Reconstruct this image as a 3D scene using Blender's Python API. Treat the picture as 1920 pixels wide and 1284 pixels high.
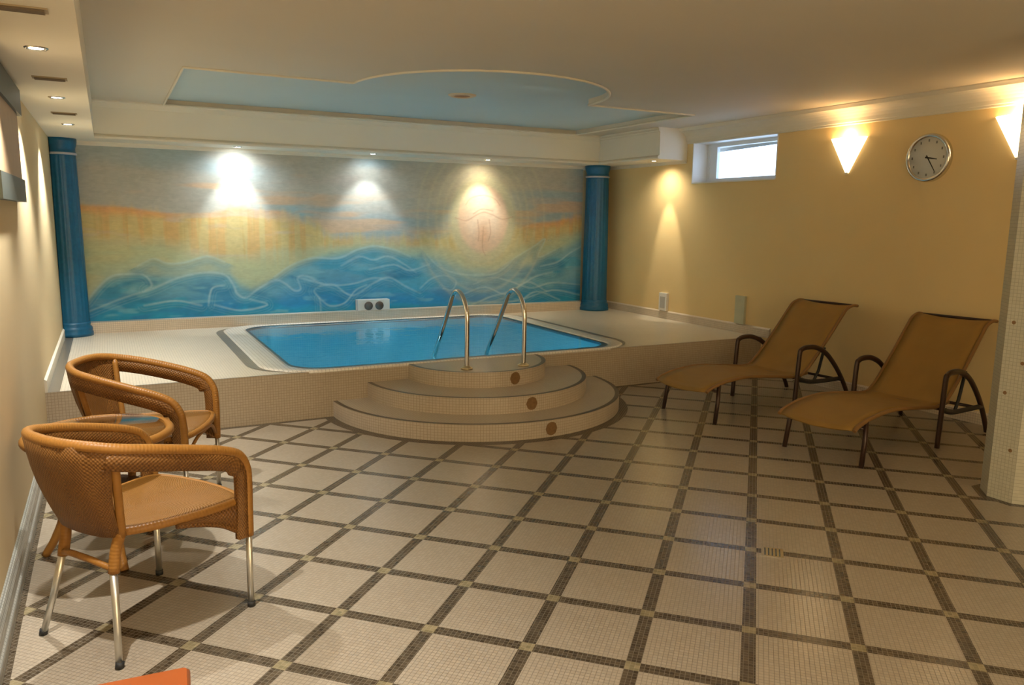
import bpy, bmesh, math, random
import numpy as np
from mathutils import Matrix, Vector
PI = math.pi
random.seed(7)
for o in list(bpy.data.objects):
    bpy.data.objects.remove(o)
SC = bpy.context.scene
COL = SC.collection
# ------------------------------------------------------------------ camera
FPX, YAW, PITCH, ROLL = 1446.39, -.48151, .15828, .01295
cam = bpy.data.cameras.new('camera')
cam.sensor_fit = 'HORIZONTAL'; cam.sensor_width = 36.0
cam.lens = FPX / 1920 * 36.0
cam.clip_start = .05; cam.clip_end = 200
camo = bpy.data.objects.new('camera', cam); COL.objects.link(camo)
_f = Vector((-math.sin(YAW)*math.cos(PITCH), math.cos(YAW)*math.cos(PITCH), -math.sin(PITCH)))
_r0 = Vector((math.cos(YAW), math.sin(YAW), 0)); _u0 = _r0.cross(_f)
_r = _r0*math.cos(ROLL) + _u0*math.sin(ROLL); _u = -_r0*math.sin(ROLL) + _u0*math.cos(ROLL)
M = Matrix((_r, _u, -_f)).transposed().to_4x4(); M.translation = Vector((0, 0, 1.55))
camo.matrix_world = M
SC.camera = camo
# ------------------------------------------------------------------ world, exposure
W = bpy.data.worlds.new('world'); SC.world = W; W.use_nodes = True
wn = W.node_tree.nodes; wn['Background'].inputs[0].default_value = (.62, .78, 1.0, 1)
wn['Background'].inputs[1].default_value = 5.0
vs = SC.view_settings
vs.view_transform = 'Standard'; vs.look = 'None'; vs.gamma = 1.0; vs.use_curve_mapping = False
vs.exposure = -0.10
# ------------------------------------------------------------------ added fill lights
def area(name, loc, size, power, color, rot=(0, 0, 0)):
    l = bpy.data.lights.new(name, 'AREA'); l.shape = 'DISK'; l.size = size; l.energy = power; l.color = color
    o = bpy.data.objects.new(name, l); COL.objects.link(o); o.location = loc; o.rotation_euler = rot
    return o
AMB = (1.0, .955, .87)
# unseen fill panel behind the viewpoint, added to brighten walls and ceiling
rfill = area('rear_fill', (1.7, -2.12, 1.4), 1, 158, AMB, (math.radians(90), 0, math.radians(180)))
rfill.data.shape = 'RECTANGLE'; rfill.data.size = 3.2; rfill.data.size_y = 2.0
area('overhead_fill', (1.2, .5, 2.57), .6, 22, (1.0, .97, .9))  # unseen overhead fill, added for general brightness

# ------------------------------------------------------------------ dimensions (metres)
XL, XR, YB, YF, D = -.43, 6.02, 8.8, 5.88, .37
ZS, ZC = 2.25, 2.6
XSL, XSR, YS, YSE = -.05, 5.62, 8.42, 7.2
YN = -2.2
GX, GY, S = 2.1014, 2.01971, .38868
POOLC = (2.72, 5.88)

# ------------------------------------------------------------------ node helpers
def front_fresnel(nt, ior):
    fn_ = nt.nodes.new('ShaderNodeFresnel'); fn_.inputs[0].default_value = ior
    g_ = nt.nodes.new('ShaderNodeNewGeometry')
    return (N(nt, fn_.outputs[0])*(N(nt, g_.outputs['Backfacing'])*-1.0 + 1.0)).k
class N:
    """tiny expression builder for shader maths"""
    def __init__(s, nt, sock): s.nt, s.k = nt, sock
    def _op(s, op, *o):
        n = s.nt.nodes.new('ShaderNodeMath'); n.operation = op
        for i, v in enumerate((s,) + o):
            if isinstance(v, N): s.nt.links.new(v.k, n.inputs[i])
            else: n.inputs[i].default_value = v
        return N(s.nt, n.outputs[0])
    def __add__(s, o): return s._op('ADD', o)
    def __radd__(s, o): return s._op('ADD', o)
    def __sub__(s, o): return s._op('SUBTRACT', o)
    def __mul__(s, o): return s._op('MULTIPLY', o)
    def __rmul__(s, o): return s._op('MULTIPLY', o)
    def lt(s, o): return s._op('LESS_THAN', o)
    def gt(s, o): return s._op('GREATER_THAN', o)
    def fr(s): return s._op('FRACT')
    def ab(s): return s._op('ABSOLUTE')
    def mx(s, o): return s._op('MAXIMUM', o)
    def mn(s, o): return s._op('MINIMUM', o)
    def sn(s): return s._op('SINE')
    def sq(s): return s._op('SQRT')
def L(nt, a, b): nt.links.new(a, b)
def newmat(name):
    m = bpy.data.materials.new(name); m.use_nodes = True
    return m, m.node_tree, m.node_tree.nodes['Principled BSDF']
def coords(nt, kind='pos'):
    if kind == 'pos':
        g = nt.nodes.new('ShaderNodeNewGeometry'); v = g.outputs['Position']
    elif kind == 'uv':
        g = nt.nodes.new('ShaderNodeTexCoord'); v = g.outputs['UV']
    else:
        g = nt.nodes.new('ShaderNodeTexCoord'); v = g.outputs['Object']
    s = nt.nodes.new('ShaderNodeSeparateXYZ'); L(nt, v, s.inputs[0])
    return v, N(nt, s.outputs[0]), N(nt, s.outputs[1]), N(nt, s.outputs[2])
def noise(nt, v, scale, detail=3, dist=0., stretch=None):
    if stretch:
        mp = nt.nodes.new('ShaderNodeMapping'); mp.inputs['Scale'].default_value = stretch; L(nt, v, mp.inputs[0]); v = mp.outputs[0]
    n = nt.nodes.new('ShaderNodeTexNoise'); n.inputs['Scale'].default_value = scale; n.inputs['Detail'].default_value = detail
    n.inputs['Distortion'].default_value = dist
    L(nt, v, n.inputs['Vector']); return N(nt, n.outputs[0])
def mixc(nt, f, a, b):
    n = nt.nodes.new('ShaderNodeMix'); n.data_type = 'RGBA'
    if isinstance(f, N): L(nt, f.k, n.inputs[0])
    else: n.inputs[0].default_value = f
    for i, c in ((6, a), (7, b)):
        if isinstance(c, (tuple, list)): n.inputs[i].default_value = (*c[:3], 1)
        else: L(nt, c, n.inputs[i])
    return n.outputs[2]
def bump(nt, b, h, strength=.3, dist=.002):
    n = nt.nodes.new('ShaderNodeBump'); n.inputs['Strength'].default_value = strength; n.inputs['Distance'].default_value = dist
    L(nt, h.k if isinstance(h, N) else h, n.inputs['Height']); L(nt, n.outputs[0], b.inputs['Normal'])
def plain(name, c, rough=.5, metal=0., var=.12, scale=12., bmp=0., spec=.5, kind='obj'):
    m, nt, b = newmat(name)
    v, x, y, z = coords(nt, kind)
    n = noise(nt, v, scale)
    d = tuple(a*(1-var) for a in c); e = tuple(min(1, a*(1+var)) for a in c)
    L(nt, mixc(nt, n, d, e), b.inputs['Base Color'])
    b.inputs['Roughness'].default_value = rough; b.inputs['Metallic'].default_value = metal
    b.inputs['Specular IOR Level'].default_value = spec
    if bmp: bump(nt, b, noise(nt, v, scale*8, 2), bmp)
    return m
def emis(name, c, s):
    m, nt, b = newmat(name)
    v, x, y, z = coords(nt, 'obj')
    L(nt, mixc(nt, noise(nt, v, 6), tuple(a*.96 for a in c), c), b.inputs['Emission Color'])
    b.inputs['Base Color'].default_value = (*c, 1); b.inputs['Emission Strength'].default_value = s
    return m

CREAM = (.62, .52, .37); CREAM2 = (.50, .40, .27); DARK = (.085, .065, .045)
# --- floor: cream mosaic fields, dark bands on the diagonal, dark borders along the walls, steps and pillar
def floor_mat():
    m, nt, b = newmat('floor mosaic')
    v, x, y, z = coords(nt)
    k = 1/(math.sqrt(2)*S)
    i = (x - GX)*k - (y - GY)*k; j = (x - GX)*k + (y - GY)*k
    ci = ((i + .5).fr() - .5).ab(); cj = ((j + .5).fr() - .5).ab()
    w = .067
    bi, bj = ci.lt(w), cj.lt(w)
    band = bi.mx(bj); knot = bi*bj
    # rounded field corners
    corner = (ci.lt(w + .03))*(cj.lt(w + .03))*(((ci - (w+.03))*(ci - (w+.03)) + (cj - (w+.03))*(cj - (w+.03))).lt(.0009))
    ti, tj = (i*22.4).fr(), (j*22.4).fr()
    grout = ti.lt(.13).mx(tj.lt(.13))
    n = noise(nt, v, 3.0, 4); n2 = noise(nt, v, 60, 2)
    vor = nt.nodes.new('ShaderNodeTexWhiteNoise'); vor.noise_dimensions = '2D'
    cb = nt.nodes.new('ShaderNodeCombineXYZ'); L(nt, (i*22.4)._op('FLOOR').k, cb.inputs[0]); L(nt, (j*22.4)._op('FLOOR').k, cb.inputs[1])
    L(nt, cb.outputs[0], vor.inputs['Vector']); tn = N(nt, vor.outputs['Value'])
    field = mixc(nt, (n*.6 + tn*.4), (.36, .30, .225), (.45, .385, .30))
    field = mixc(nt, grout, field, (.22, .175, .125))
    dark = mixc(nt, tn, (.052, .036, .021), (.11, .082, .052))
    dark = mixc(nt, grout*.6, dark, (.18, .145, .10))
    kn = mixc(nt, tn, (.22, .18, .10), (.33, .27, .16))
    c = mixc(nt, band, field, dark)
    c = mixc(nt, knot, c, kn)
    # borders
    px, py = x - POOLC[0], y - POOLC[1]
    rad = (px*px + py*py).sq()
    bor = rad.lt(1.30)*rad.gt(1.0)
    bor = bor.mx(y.gt(YF - .045)).mx(x.lt(XL + .05))
    qx, qy = (x - 4.61).ab(), (y - 2.45).ab()
    pil = (qx.mx(qy)).lt(.215)*((qx + qy).lt(.30))
    c = mixc(nt, bor, c, dark)
    c = mixc(nt, pil, c, dark)
    L(nt, c, b.inputs['Base Color'])
    r = n2*.12 + grout*.3 + .17
    L(nt, r.k, b.inputs['Roughness'])
    bump(nt, b, grout*-1.0 + tn*.25, .25, .0012)
    b.inputs['Specular IOR Level'].default_value = .45
    return m
def mosaic(name, c1, c2, pitch, axes='xyz', edge=None, rough=.3, groutc=None, dots=None):
    """small square tiles; edge=(cx,cy,R,w): dark nosing ring"""
    m, nt, b = newmat(name)
    v, x, y, z = coords(nt)
    g = nt.nodes.new('ShaderNodeNewGeometry'); sp = nt.nodes.new('ShaderNodeSeparateXYZ'); L(nt, g.outputs['True Normal'], sp.inputs[0])
    nx, ny, nz = (N(nt, sp.outputs[q]).ab() for q in range(3))
    k = 1/pitch
    gx = (x*k).fr().lt(.13)*(nx.lt(.7)); gy = (y*k).fr().lt(.13)*(ny.lt(.7)); gz = (z*k).fr().lt(.13)*(nz.lt(.7))
    grout = gx.mx(gy).mx(gz)
    wn_ = nt.nodes.new('ShaderNodeTexWhiteNoise'); wn_.noise_dimensions = '3D'
    cb = nt.nodes.new('ShaderNodeCombineXYZ')
    for q, a in enumerate((x, y, z)): L(nt, (a*k + .02)._op('FLOOR').k, cb.inputs[q])
    L(nt, cb.outputs[0], wn_.inputs['Vector']); tn = N(nt, wn_.outputs['Value'])
    n = noise(nt, v, 4, 3)
    c = mixc(nt, n*.6 + tn*.4, c1, c2)
    gc = groutc or tuple(a*.72 for a in c1)
    c = mixc(nt, grout, c, gc)
    if edge:
        px, py = x - edge[0], y - edge[1]
        rad = (px*px + py*py).sq()
        ring = rad.gt(edge[2] - edge[3])*(nz.gt(.7))
        c = mixc(nt, ring, c, (.085, .066, .045))
    L(nt, c, b.inputs['Base Color']); b.inputs['Roughness'].default_value = rough
    bump(nt, b, grout*-1.0, .2, .001)
    return m
def deck_mat():
    m = mosaic('deck mosaic', (.60, .53, .42), (.74, .67, .55), .02, rough=.28)
    nt = m.node_tree; b = nt.nodes['Principled BSDF']
    old = b.inputs['Base Color'].links[0].from_socket
    v, x, y, z = coords(nt)
    dark = (x.lt(XL + .085)*z.gt(D - .01)).mx(z.gt(D - .018)*y.lt(YF + .012))
    dark = dark.mx(x.gt(XR - .02)*z.gt(D - .01))
    L(nt, mixc(nt, dark, old, (.15, .135, .11)), b.inputs['Base Color'])
    return m
# --- paint, plaster
m_wall_r = plain('ochre wall paint', (.78, .585, .29), .75, var=.05, scale=1.5, bmp=.05, kind='pos', spec=.25)
m_wall_l = plain('cream wall paint', (.66, .53, .32), .7, var=.05, scale=1.5, bmp=.05, kind='pos', spec=.25)
m_ceil = plain('cream ceiling paint', (.66, .60, .50), .8, var=.03, scale=1.2, kind='pos', spec=.2)
m_soff = plain('soffit paint', (.80, .76, .66), .75, var=.03, scale=2, kind='pos', spec=.2)
m_mould = plain('plaster moulding', (.74, .69, .58), .6, var=.04, scale=3, kind='pos', spec=.3)
m_blue_ceil = plain('pale blue ceiling paint', (.54, .63, .64), .8, var=.04, scale=1.5, kind='pos', spec=.2)
m_white = plain('white plastic', (.78, .76, .72), .4, var=.03)
m_pvc = plain('window frame white', (.78, .82, .84), .35, var=.03)
m_ledge = mosaic('ledge mosaic', (.60, .50, .38), (.70, .60, .48), .02)
m_front = mosaic('riser mosaic', (.42, .345, .255), (.51, .43, .32), .02, groutc=(.32, .25, .175))
m_skirt = mosaic('skirting stone', (.30, .30, .27), (.42, .42, .38), .025, rough=.25)
m_rim = mosaic('pool rim tile', (.72, .68, .60), (.84, .80, .72), .03, rough=.22)
m_darkband = mosaic('dark band mosaic', (.16, .145, .12), (.26, .24, .20), .02, rough=.3)
m_basin = mosaic('pool blue mosaic', (.30, .68, .80), (.42, .78, .88), .025, rough=.2, groutc=(.55, .82, .88))
m_gutter = plain('overflow gutter', (.02, .07, .10), .3)
m_column = None
def column_mat():
    m, nt, b = newmat('blue marbled column paint')
    v, x, y, z = coords(nt, 'obj')
    n = noise(nt, v, 22, 5, .8); n2 = noise(nt, v, 5, 3, stretch=(1, 1, .3))
    c = mixc(nt, n, (.002, .07, .17), (.008, .155, .30))
    c = mixc(nt, n2*.5, c, (.004, .08, .17))
    L(nt, c, b.inputs['Base Color']); b.inputs['Roughness'].default_value = .38
    return m
m_column = column_mat()
m_colring = plain('column collar paint', (.45, .46, .52), .4)
m_chrome = plain('chrome', (.72, .70, .66), .14, 1., var=.03)
m_alu = plain('brushed aluminium', (.66, .64, .58), .32, .9, var=.06)
m_black = plain('black rubber', (.02, .02, .02), .6)
m_brown = plain('brown mosaic motif', (.20, .11, .045), .4, var=.4, scale=60)
m_brass = plain('brass flange', (.62, .50, .28), .3, .8)
def wicker(name, c1, c2, ku, kv, rough=.42):
    m, nt, b = newmat(name)
    v, u, w, _ = coords(nt, 'uv')
    a = (u*ku).sn(); c = (w*kv).sn()
    h = (a*c*.5 + .5)
    vo, x, y, z = coords(nt, 'obj')
    n = noise(nt, vo, 14, 4)
    col = mixc(nt, h*.55 + n*.45, c1, c2)
    L(nt, col, b.inputs['Base Color']); b.inputs['Roughness'].default_value = rough
    bump(nt, b, h, .7, .003)
    b.inputs['Specular IOR Level'].default_value = .3
    return m
m_wick = wicker('woven rattan', (.065, .024, .006), (.27, .12, .028), 420, 420)
m_rim_w = wicker('wrapped rattan cane', (.22, .092, .017), (.37, .17, .034), 500, 3)
m_seat_w = wicker('woven rattan seat', (.165, .070, .011), (.26, .118, .020), 520, 520)
def sling_mat():
    m, nt, b = newmat('mustard sling mesh')
    v, u, w, _ = coords(nt, 'uv')
    h = (u*1400).sn()*(w*1400).sn()*.5 + .5
    vo, x, y, z = coords(nt, 'obj')
    c = mixc(nt, h*.35 + noise(nt, vo, 7, 4)*.65, (.22, .115, .018), (.34, .19, .036))
    L(nt, c, b.inputs['Base Color']); b.inputs['Roughness'].default_value = .65
    bump(nt, b, h, .2, .001)
    return m
m_sling = sling_mat()
m_dframe = plain('dark brown powder coat', (.045, .022, .014), .35, .3, var=.2)
m_piping = plain('brown piping', (.22, .11, .03), .5)
m_grille = plain('dark brown grille', (.09, .06, .045), .5)
m_vent = plain('brown vent slots', (.34, .27, .18), .6)
m_mark = plain('grey marks', (.2, .2, .18), .5)
m_clockface = plain('clock face', (.62, .62, .58), .4, var=.04)
m_redwood = plain('polished red brown wood', (.30, .07, .014), .28, var=.25, scale=4)
m_greyp = plain('grey metal rail', (.07, .08, .07), .5, .2)
m_panelb = plain('brown panel', (.42, .29, .17), .5, var=.15)

# ------------------------------------------------------------------ mesh helpers
class MB:
    def __init__(s): s.v, s.f, s.uv, s.sm, s.mi = [], [], [], [], []
    def face(s, ids, uvs=None, smooth=False, mi=0):
        s.f.append(tuple(ids)); s.uv.append(uvs or [(0, 0)]*len(ids)); s.sm.append(smooth); s.mi.append(mi)
    def box(s, x0, y0, z0, x1, y1, z1, mi=0):
        b = len(s.v)
        s.v += [(x, y, z) for z in (z0, z1) for y in (y0, y1) for x in (x0, x1)]
        for q in ((0, 2, 3, 1), (4, 5, 7, 6), (0, 1, 5, 4), (2, 6, 7, 3), (0, 4, 6, 2), (1, 3, 7, 5)):
            s.face([b+i for i in q], mi=mi)
        return s
    def grid(s, P, smooth=True, closed_u=False, closed_v=False, mi=0):
        """P[i][j] points; uv in metres"""
        b = len(s.v); nu, nv = len(P), len(P[0])
        for row in P: s.v += [tuple(p) for p in row]
        def cum(a):
            o = [0.]
            for q in range(1, len(a)): o.append(o[-1] + (Vector(a[q]) - Vector(a[q-1])).length)
            return o
        U = cum([r[nv//2] for r in P] + ([P[0][nv//2]] if closed_u else []))
        V = cum(list(P[nu//2]) + ([P[nu//2][0]] if closed_v else []))
        for i in range(nu if closed_u else nu-1):
            for j in range(nv if closed_v else nv-1):
                i2, j2 = (i+1) % nu, (j+1) % nv
                s.face([b+i*nv+j, b+i2*nv+j, b+i2*nv+j2, b+i*nv+j2],
                       [(U[i], V[j]), (U[i+1], V[j]), (U[i+1], V[j+1]), (U[i], V[j+1])], smooth, mi)
        return b
    def tube(s, path, r, n=10, caps=True, closed=False, flat=1.0, mi=0):
        path = [Vector(p) for p in path]; m = len(path)
        rr = r if isinstance(r, (list, tuple)) else [r]*m
        T = []
        for i in range(m):
            if closed: t = path[(i+1) % m] - path[i-1]
            else: t = path[min(i+1, m-1)] - path[max(i-1, 0)]
            T.append(t.normalized())
        up = Vector((0, 0, 1)) if abs(T[0].z) < .9 else Vector((0, 1, 0))
        nrm = (up - T[0]*up.dot(T[0])).normalized(); rows = []
        for i in range(m):
            nrm = (nrm - T[i]*nrm.dot(T[i])).normalized(); bn = T[i].cross(nrm)
            rows.append([path[i] + (nrm*math.cos(2*PI*k/n)*flat + bn*math.sin(2*PI*k/n))*rr[i] for k in range(n)])
        b = s.grid(rows, True, closed_u=closed, closed_v=True, mi=mi)
        if caps and not closed:
            s.face([b+k for k in range(n)][::-1], mi=mi); s.face([b+(m-1)*n+k for k in range(n)], mi=mi)
        return s
    def lathe(s, prof, c=(0, 0, 0), n=32, clampx=None, smooth=True, mi=0):
        rows = []
        for k in range(n):
            a = 2*PI*k/n; row = []
            for r, z in prof:
                x = c[0] + r*math.cos(a)
                if clampx is not None: x = max(x, clampx)
                row.append((x, c[1] + r*math.sin(a), c[2] + z))
            rows.append(row)
        s.grid(rows, smooth, closed_u=True, mi=mi)
        return s
    def prism(s, poly, z0, z1, mi=0, smooth=False):
        b = len(s.v); n = len(poly)
        s.v += [(x, y, z0) for x, y in poly] + [(x, y, z1) for x, y in poly]
        s.face([b+i for i in range(n)][::-1], mi=mi); s.face([b+n+i for i in range(n)], mi=mi)
        for i in range(n):
            j = (i+1) % n; s.face([b+i, b+j, b+n+j, b+n+i], smooth=smooth, mi=mi)
        return s
    def extr(s, prof, p0, p1, ax, mi=0):
        """profile (a,z) swept from p0 to p1; a measured along ax"""
        p0, p1, ax = Vector(p0), Vector(p1), Vector(ax); b = len(s.v); n = len(prof)
        for p in (p0, p1): s.v += [tuple(p + ax*a + Vector((0, 0, z))) for a, z in prof]
        for i in range(n):
            j = (i+1) % n; s.face([b+i, b+j, b+n+j, b+n+i], mi=mi)
        s.face([b+i for i in range(n)][::-1], mi=mi); s.face([b+n+i for i in range(n)], mi=mi)
        return s
    def plate(s, outer, holes, z, flip=False, mi=0):
        bm = bmesh.new(); ed = []
        for lp in [outer] + holes:
            vs_ = [bm.verts.new((x, y, z)) for x, y in lp]
            ed += [bm.edges.new((vs_[i], vs_[(i+1) % len(vs_)])) for i in range(len(vs_))]
        bmesh.ops.triangle_fill(bm, use_beauty=True, edges=ed, normal=(0, 0, 1))
        bm.verts.index_update(); b = len(s.v); s.v += [tuple(v.co) for v in bm.verts]
        for f in bm.faces:
            ids = [b+v.index for v in f.verts]
            if (f.normal.z < 0) != flip: ids = ids[::-1]
            s.face(ids, mi=mi)
        bm.free(); return s
    def skirt(s, lp, z0, z1, mi=0, smooth=False):
        n = len(lp); s.grid([[(x, y, z0), (x, y, z1)] for x, y in lp], smooth, closed_u=True, mi=mi); return s
    def build(s, name, mats, parent=None, loc=None, fixn=True):
        me = bpy.data.meshes.new(name); me.from_pydata(s.v, [], s.f)
        ul = me.uv_layers.new(name='UVMap'); k = 0
        flat = [c for uvs in s.uv for c in uvs]
        ul.data.foreach_set('uv', [a for c in flat for a in c])
        me.polygons.foreach_set('use_smooth', s.sm); me.polygons.foreach_set('material_index', s.mi)
        for mt in (mats if isinstance(mats, (list, tuple)) else [mats]): me.materials.append(mt)
        if fixn:
            bm = bmesh.new(); bm.from_mesh(me); bmesh.ops.recalc_face_normals(bm, faces=bm.faces); bm.to_mesh(me); bm.free()
        me.update()
        o = bpy.data.objects.new(name, me); COL.objects.link(o)
        if parent: o.parent = parent
        if loc: o.location = loc
        return o
def tag(o, label=None, cat=None, group=None, kind=None):
    if label: o['label'] = label
    if cat: o['category'] = cat
    if group: o['group'] = group
    if kind: o['kind'] = kind
    return o
def empty(name, loc, rz=0., label=None, cat=None, group=None):
    o = bpy.data.objects.new(name, None); COL.objects.link(o); o.empty_display_size = .1
    o.location = loc; o.rotation_euler = (0, 0, rz)
    return tag(o, label, cat, group)
def struct(o, label=None): o['kind'] = 'structure'; return tag(o, label)
def copy_tree(root):
    c = root.copy(); COL.objects.link(c)
    for ch in list(root.children):
        d = ch.copy(); COL.objects.link(d); d.parent = c
        for g in list(ch.children):
            e = g.copy(); COL.objects.link(e); e.parent = d
    return c
def rrect(x0, y0, x1, y1, r, n=10):
    P = []
    for cx, cy, a0 in ((x1-r, y0+r, -90), (x1-r, y1-r, 0), (x0+r, y1-r, 90), (x0+r, y0+r, 180)):
        for k in range(n+1):
            a = math.radians(a0 + 90*k/n); P.append((cx + r*math.cos(a), cy + r*math.sin(a)))
    return P
def bez(pts, n=8):
    """Catmull-Rom through points"""
    P = [Vector(p) for p in pts]; P = [P[0]*2 - P[1]] + P + [P[-1]*2 - P[-2]]; o = []
    for i in range(1, len(P)-2):
        a, b, c, d = P[i-1:i+3]
        for k in range(n):
            t = k/n
            o.append(.5*((2*b) + (c-a)*t + (2*a-5*b+4*c-d)*t*t + (3*b-a-3*c+d)*t**3))
    o.append(P[-2]); return o

# ------------------------------------------------------------------ room shell
struct(MB().box(XL-.2, YN-.2, -.08, XR+.2, YF+.06, 0).build('floor', floor_mat()), 'cream mosaic floor crossed by dark diagonal bands')
struct(MB().box(XL-.2, YN-.2, -.1, XL, YB+.2, 2.9).build('wall_left', m_wall_l), 'cream left wall')
struct(MB().box(XL-.2, YB, -.1, XR+.2, YB+.2, 2.9).build('wall_back', m_wall_l), 'back wall carrying the mural')
struct(MB().box(XL-.2, YN-.2, -.1, XR+.2, YN, 2.9).build('wall_near', m_wall_l), 'wall behind the viewpoint')
WY0, WY1, WZ0, WZ1 = 5.82, 7.09, 1.98, 2.44
w = MB()
w.box(XR, YN, -.1, XR+.32, WY0, 2.9); w.box(XR, WY1, -.1, XR+.32, YB, 2.9)
w.box(XR, WY0, -.1, XR+.32, WY1, WZ0); w.box(XR, WY0, WZ1, XR+.32, WY1, 2.9)
struct(w.build('wall_right', m_wall_r), 'ochre yellow right wall')
# ceiling with the shaped blue recess over the pool
out = [(.56, 8.415), (.56, 6.2)]
out += [(2.9 + 1.1*math.cos(math.radians(a)), 6.2 + 1.1*math.sin(math.radians(a))) for a in range(180, 361, 5)]
out += [(5.25, 6.2), (5.25, 8.415)]
cl = MB(); cl.plate([(XSL-.4, YN), (XR, YN), (XR, YB), (XSL-.4, YB)], [out], ZC, flip=True)
cl.box(XL-.2, YN-.2, ZC+.07, XR+.3, YB+.2, ZC+.15)
cl.skirt(out, ZC, ZC+.05)
struct(cl.build('ceiling', m_ceil, fixn=False), 'cream ceiling')
struct(MB().plate(out, [], ZC+.05, flip=True).build('ceiling_recess', m_blue_ceil, fixn=False), 'pale blue shaped ceiling panel above the pool')
mo = MB(); op = [(x, y, ZC-.004) for x, y in out]
dense = []
for i in range(len(op)):
    a, b_ = Vector(op[i]), Vector(op[(i+1) % len(op)]); k = max(1, int((b_-a).length/.25))
    dense += [a.lerp(b_, q/k) for q in range(k)]
mo.tube(dense, .011, 8, closed=True)
struct(mo.build('trim_1', m_mould), 'moulding around the blue ceiling panel')
# soffits round the pool end
so = MB()
so.box(XL, YN, ZS, XSL, YB, ZC+.06)
struct(so.build('ceiling_soffit_left', m_soff), 'lowered soffit along the left wall')
so = MB()
so.box(XSL, YS, ZS, XSR, YB, ZC+.06); so.box(XSR, YSE, ZS, XR, YB, ZC+.06)
struct(so.build('ceiling_soffit_back', m_soff), 'lowered soffit above the mural')
tr = MB()
crown = [(0, 0), (-.02, 0), (-.03, -.015), (-.05, -.03), (-.055, -.05), (0, -.05)]
def crownp(h=.06, d=.05): return [(0, -h), (-.012, -h), (-.02, -h*.7), (-d*.6, -h*.35), (-d, -h*.2), (-d, 0), (0, 0)]
lipp = [(0, 0), (-.02, .004), (-.026, .02), (-.016, .035), (0, .045)]
tr.extr(crownp(), (XSL, YS, ZC), (XSR, YS, ZC), (0, 1, 0))
tr.extr(lipp, (XSL, YS, ZS), (XSR, YS, ZS), (0, 1, 0))
tr.extr(crownp(.05, .03), (XSR, YS, ZC), (XSR, YSE, ZC), (1, 0, 0))
tr.extr(lipp, (XSR, YS, ZS), (XSR, YSE, ZS), (1, 0, 0))
tr.extr([(0, 0), (-.035, 0), (-.03, -.02), (-.012, -.035), (0, -.05)], (XSL-.35, YB, ZS), (XR, YB, ZS), (0, 1, 0))
tr.extr([(0, 0), (-.03, 0), (-.02, -.02), (0, -.035)], (XR, YSE, ZS), (XR, YB, ZS), (1, 0, 0))
struct(tr.build('trim_2', m_mould), 'plaster mouldings of the soffit')
cv = MB()
arc = [(-.13 + .10*math.sin(a), -.14 + .10*math.cos(a)) for a in [math.radians(t) for t in range(0, 91, 15)]]
prof = [(0, 0), (-.15, 0), (-.15, -.008), (-.14, -.02), (-.13, -.035)] + [(-.13 + .11*math.sin(math.radians(t)), -.145 + .11*math.cos(math.radians(t))) for t in range(0, 91, 15)][1:] + [(-.015, -.15), (-.015, -.165), (0, -.17)]
cv.extr(prof, (XR, YN, ZC), (XR, YSE, ZC), (1, 0, 0))
struct(cv.build('trim_3', m_mould), 'cove cornice along the right wall')
# skirting
sk = MB(); pr = [(0, 0), (.03, 0), (.03, .05), (.022, .06), (.022, .11), (.012, .14), (0, .15)]
sk.extr(pr, (XL, YN, 0), (XL, YF, 0), (1, 0, 0))
struct(sk.build('baseboard_left', m_skirt), 'grey stone skirting of the left wall')
sk = MB(); sk.extr([(0, 0), (.015, 0), (.015, .08), (0, .09)], (XL, YF, D), (XL, YB-.2, D), (1, 0, 0))
struct(sk.build('trim_4', m_mould), 'cream skirting above the pool deck on the left')
sk = MB(); sk.extr([(0, 0), (-.02, 0), (-.02, .085), (0, .1)], (XR, YF-.12, D), (XR, YB-.02, D), (1, 0, 0))
struct(sk.build('baseboard_right', m_ledge), 'pale skirting above the pool deck')
sk = MB(); sk.extr([(0, 0), (-.02, 0), (-.02, .085), (0, .1)], (XR, YN, 0), (XR, YF, 0), (1, 0, 0))
struct(sk.build('trim_5', m_ledge), 'pale skirting at the floor on the right')
struct(MB().box(-.22, YB-.13, D, 5.56, YB, D+.11).build('trim_6', m_ledge), 'tiled ledge below the mural')

# window in the right wall
wf = MB(); X0, X1 = XR+.20, XR+.26
wf.box(X0, WY0, WZ0, X1, WY1, WZ0+.06); wf.box(X0, WY0, WZ1-.05, X1, WY1, WZ1)
wf.box(X0, WY0, WZ0+.06, X1, WY0+.05, WZ1-.05); wf.box(X0, WY1-.05, WZ0+.06, X1, WY1, WZ1-.05)
wf.box(X0+.01, WY1-.16, WZ0+.06, X1-.01, WY1-.05, WZ1-.05)
win = struct(wf.build('window_1', m_pvc), 'small high window with white frame')
rv = MB(); t = .012
rv.box(XR-.012, WY0-.0, WZ0, X0, WY1, WZ0+t); rv.box(XR-.004, WY0, WZ0, X0, WY0+t, WZ1); rv.box(XR-.012, WY1-t, WZ0, X0, WY1, WZ1)
rv.box(XR-.004, WY0, WZ1-t, X0, WY1, WZ1)
rv.build('window_reveal', m_white, win)
gm, nt, b = newmat('window glass')
mixn = nt.nodes.new('ShaderNodeMixShader'); tb = nt.nodes.new('ShaderNodeBsdfTransparent'); gb = nt.nodes.new('ShaderNodeBsdfGlossy')
gb.inputs['Roughness'].default_value = .03; tb.inputs[0].default_value = (.9, .95, 1, 1)
L(nt, front_fresnel(nt, 1.45), mixn.inputs[0]); L(nt, tb.outputs[0], mixn.inputs[1]); L(nt, gb.outputs[0], mixn.inputs[2])
L(nt, mixn.outputs[0], nt.nodes['Material Output'].inputs[0])
MB().box(XR+.225, WY0+.05, WZ0+.06, XR+.231, WY1-.16, WZ1-.05).build('pane', gm, win)
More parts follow.
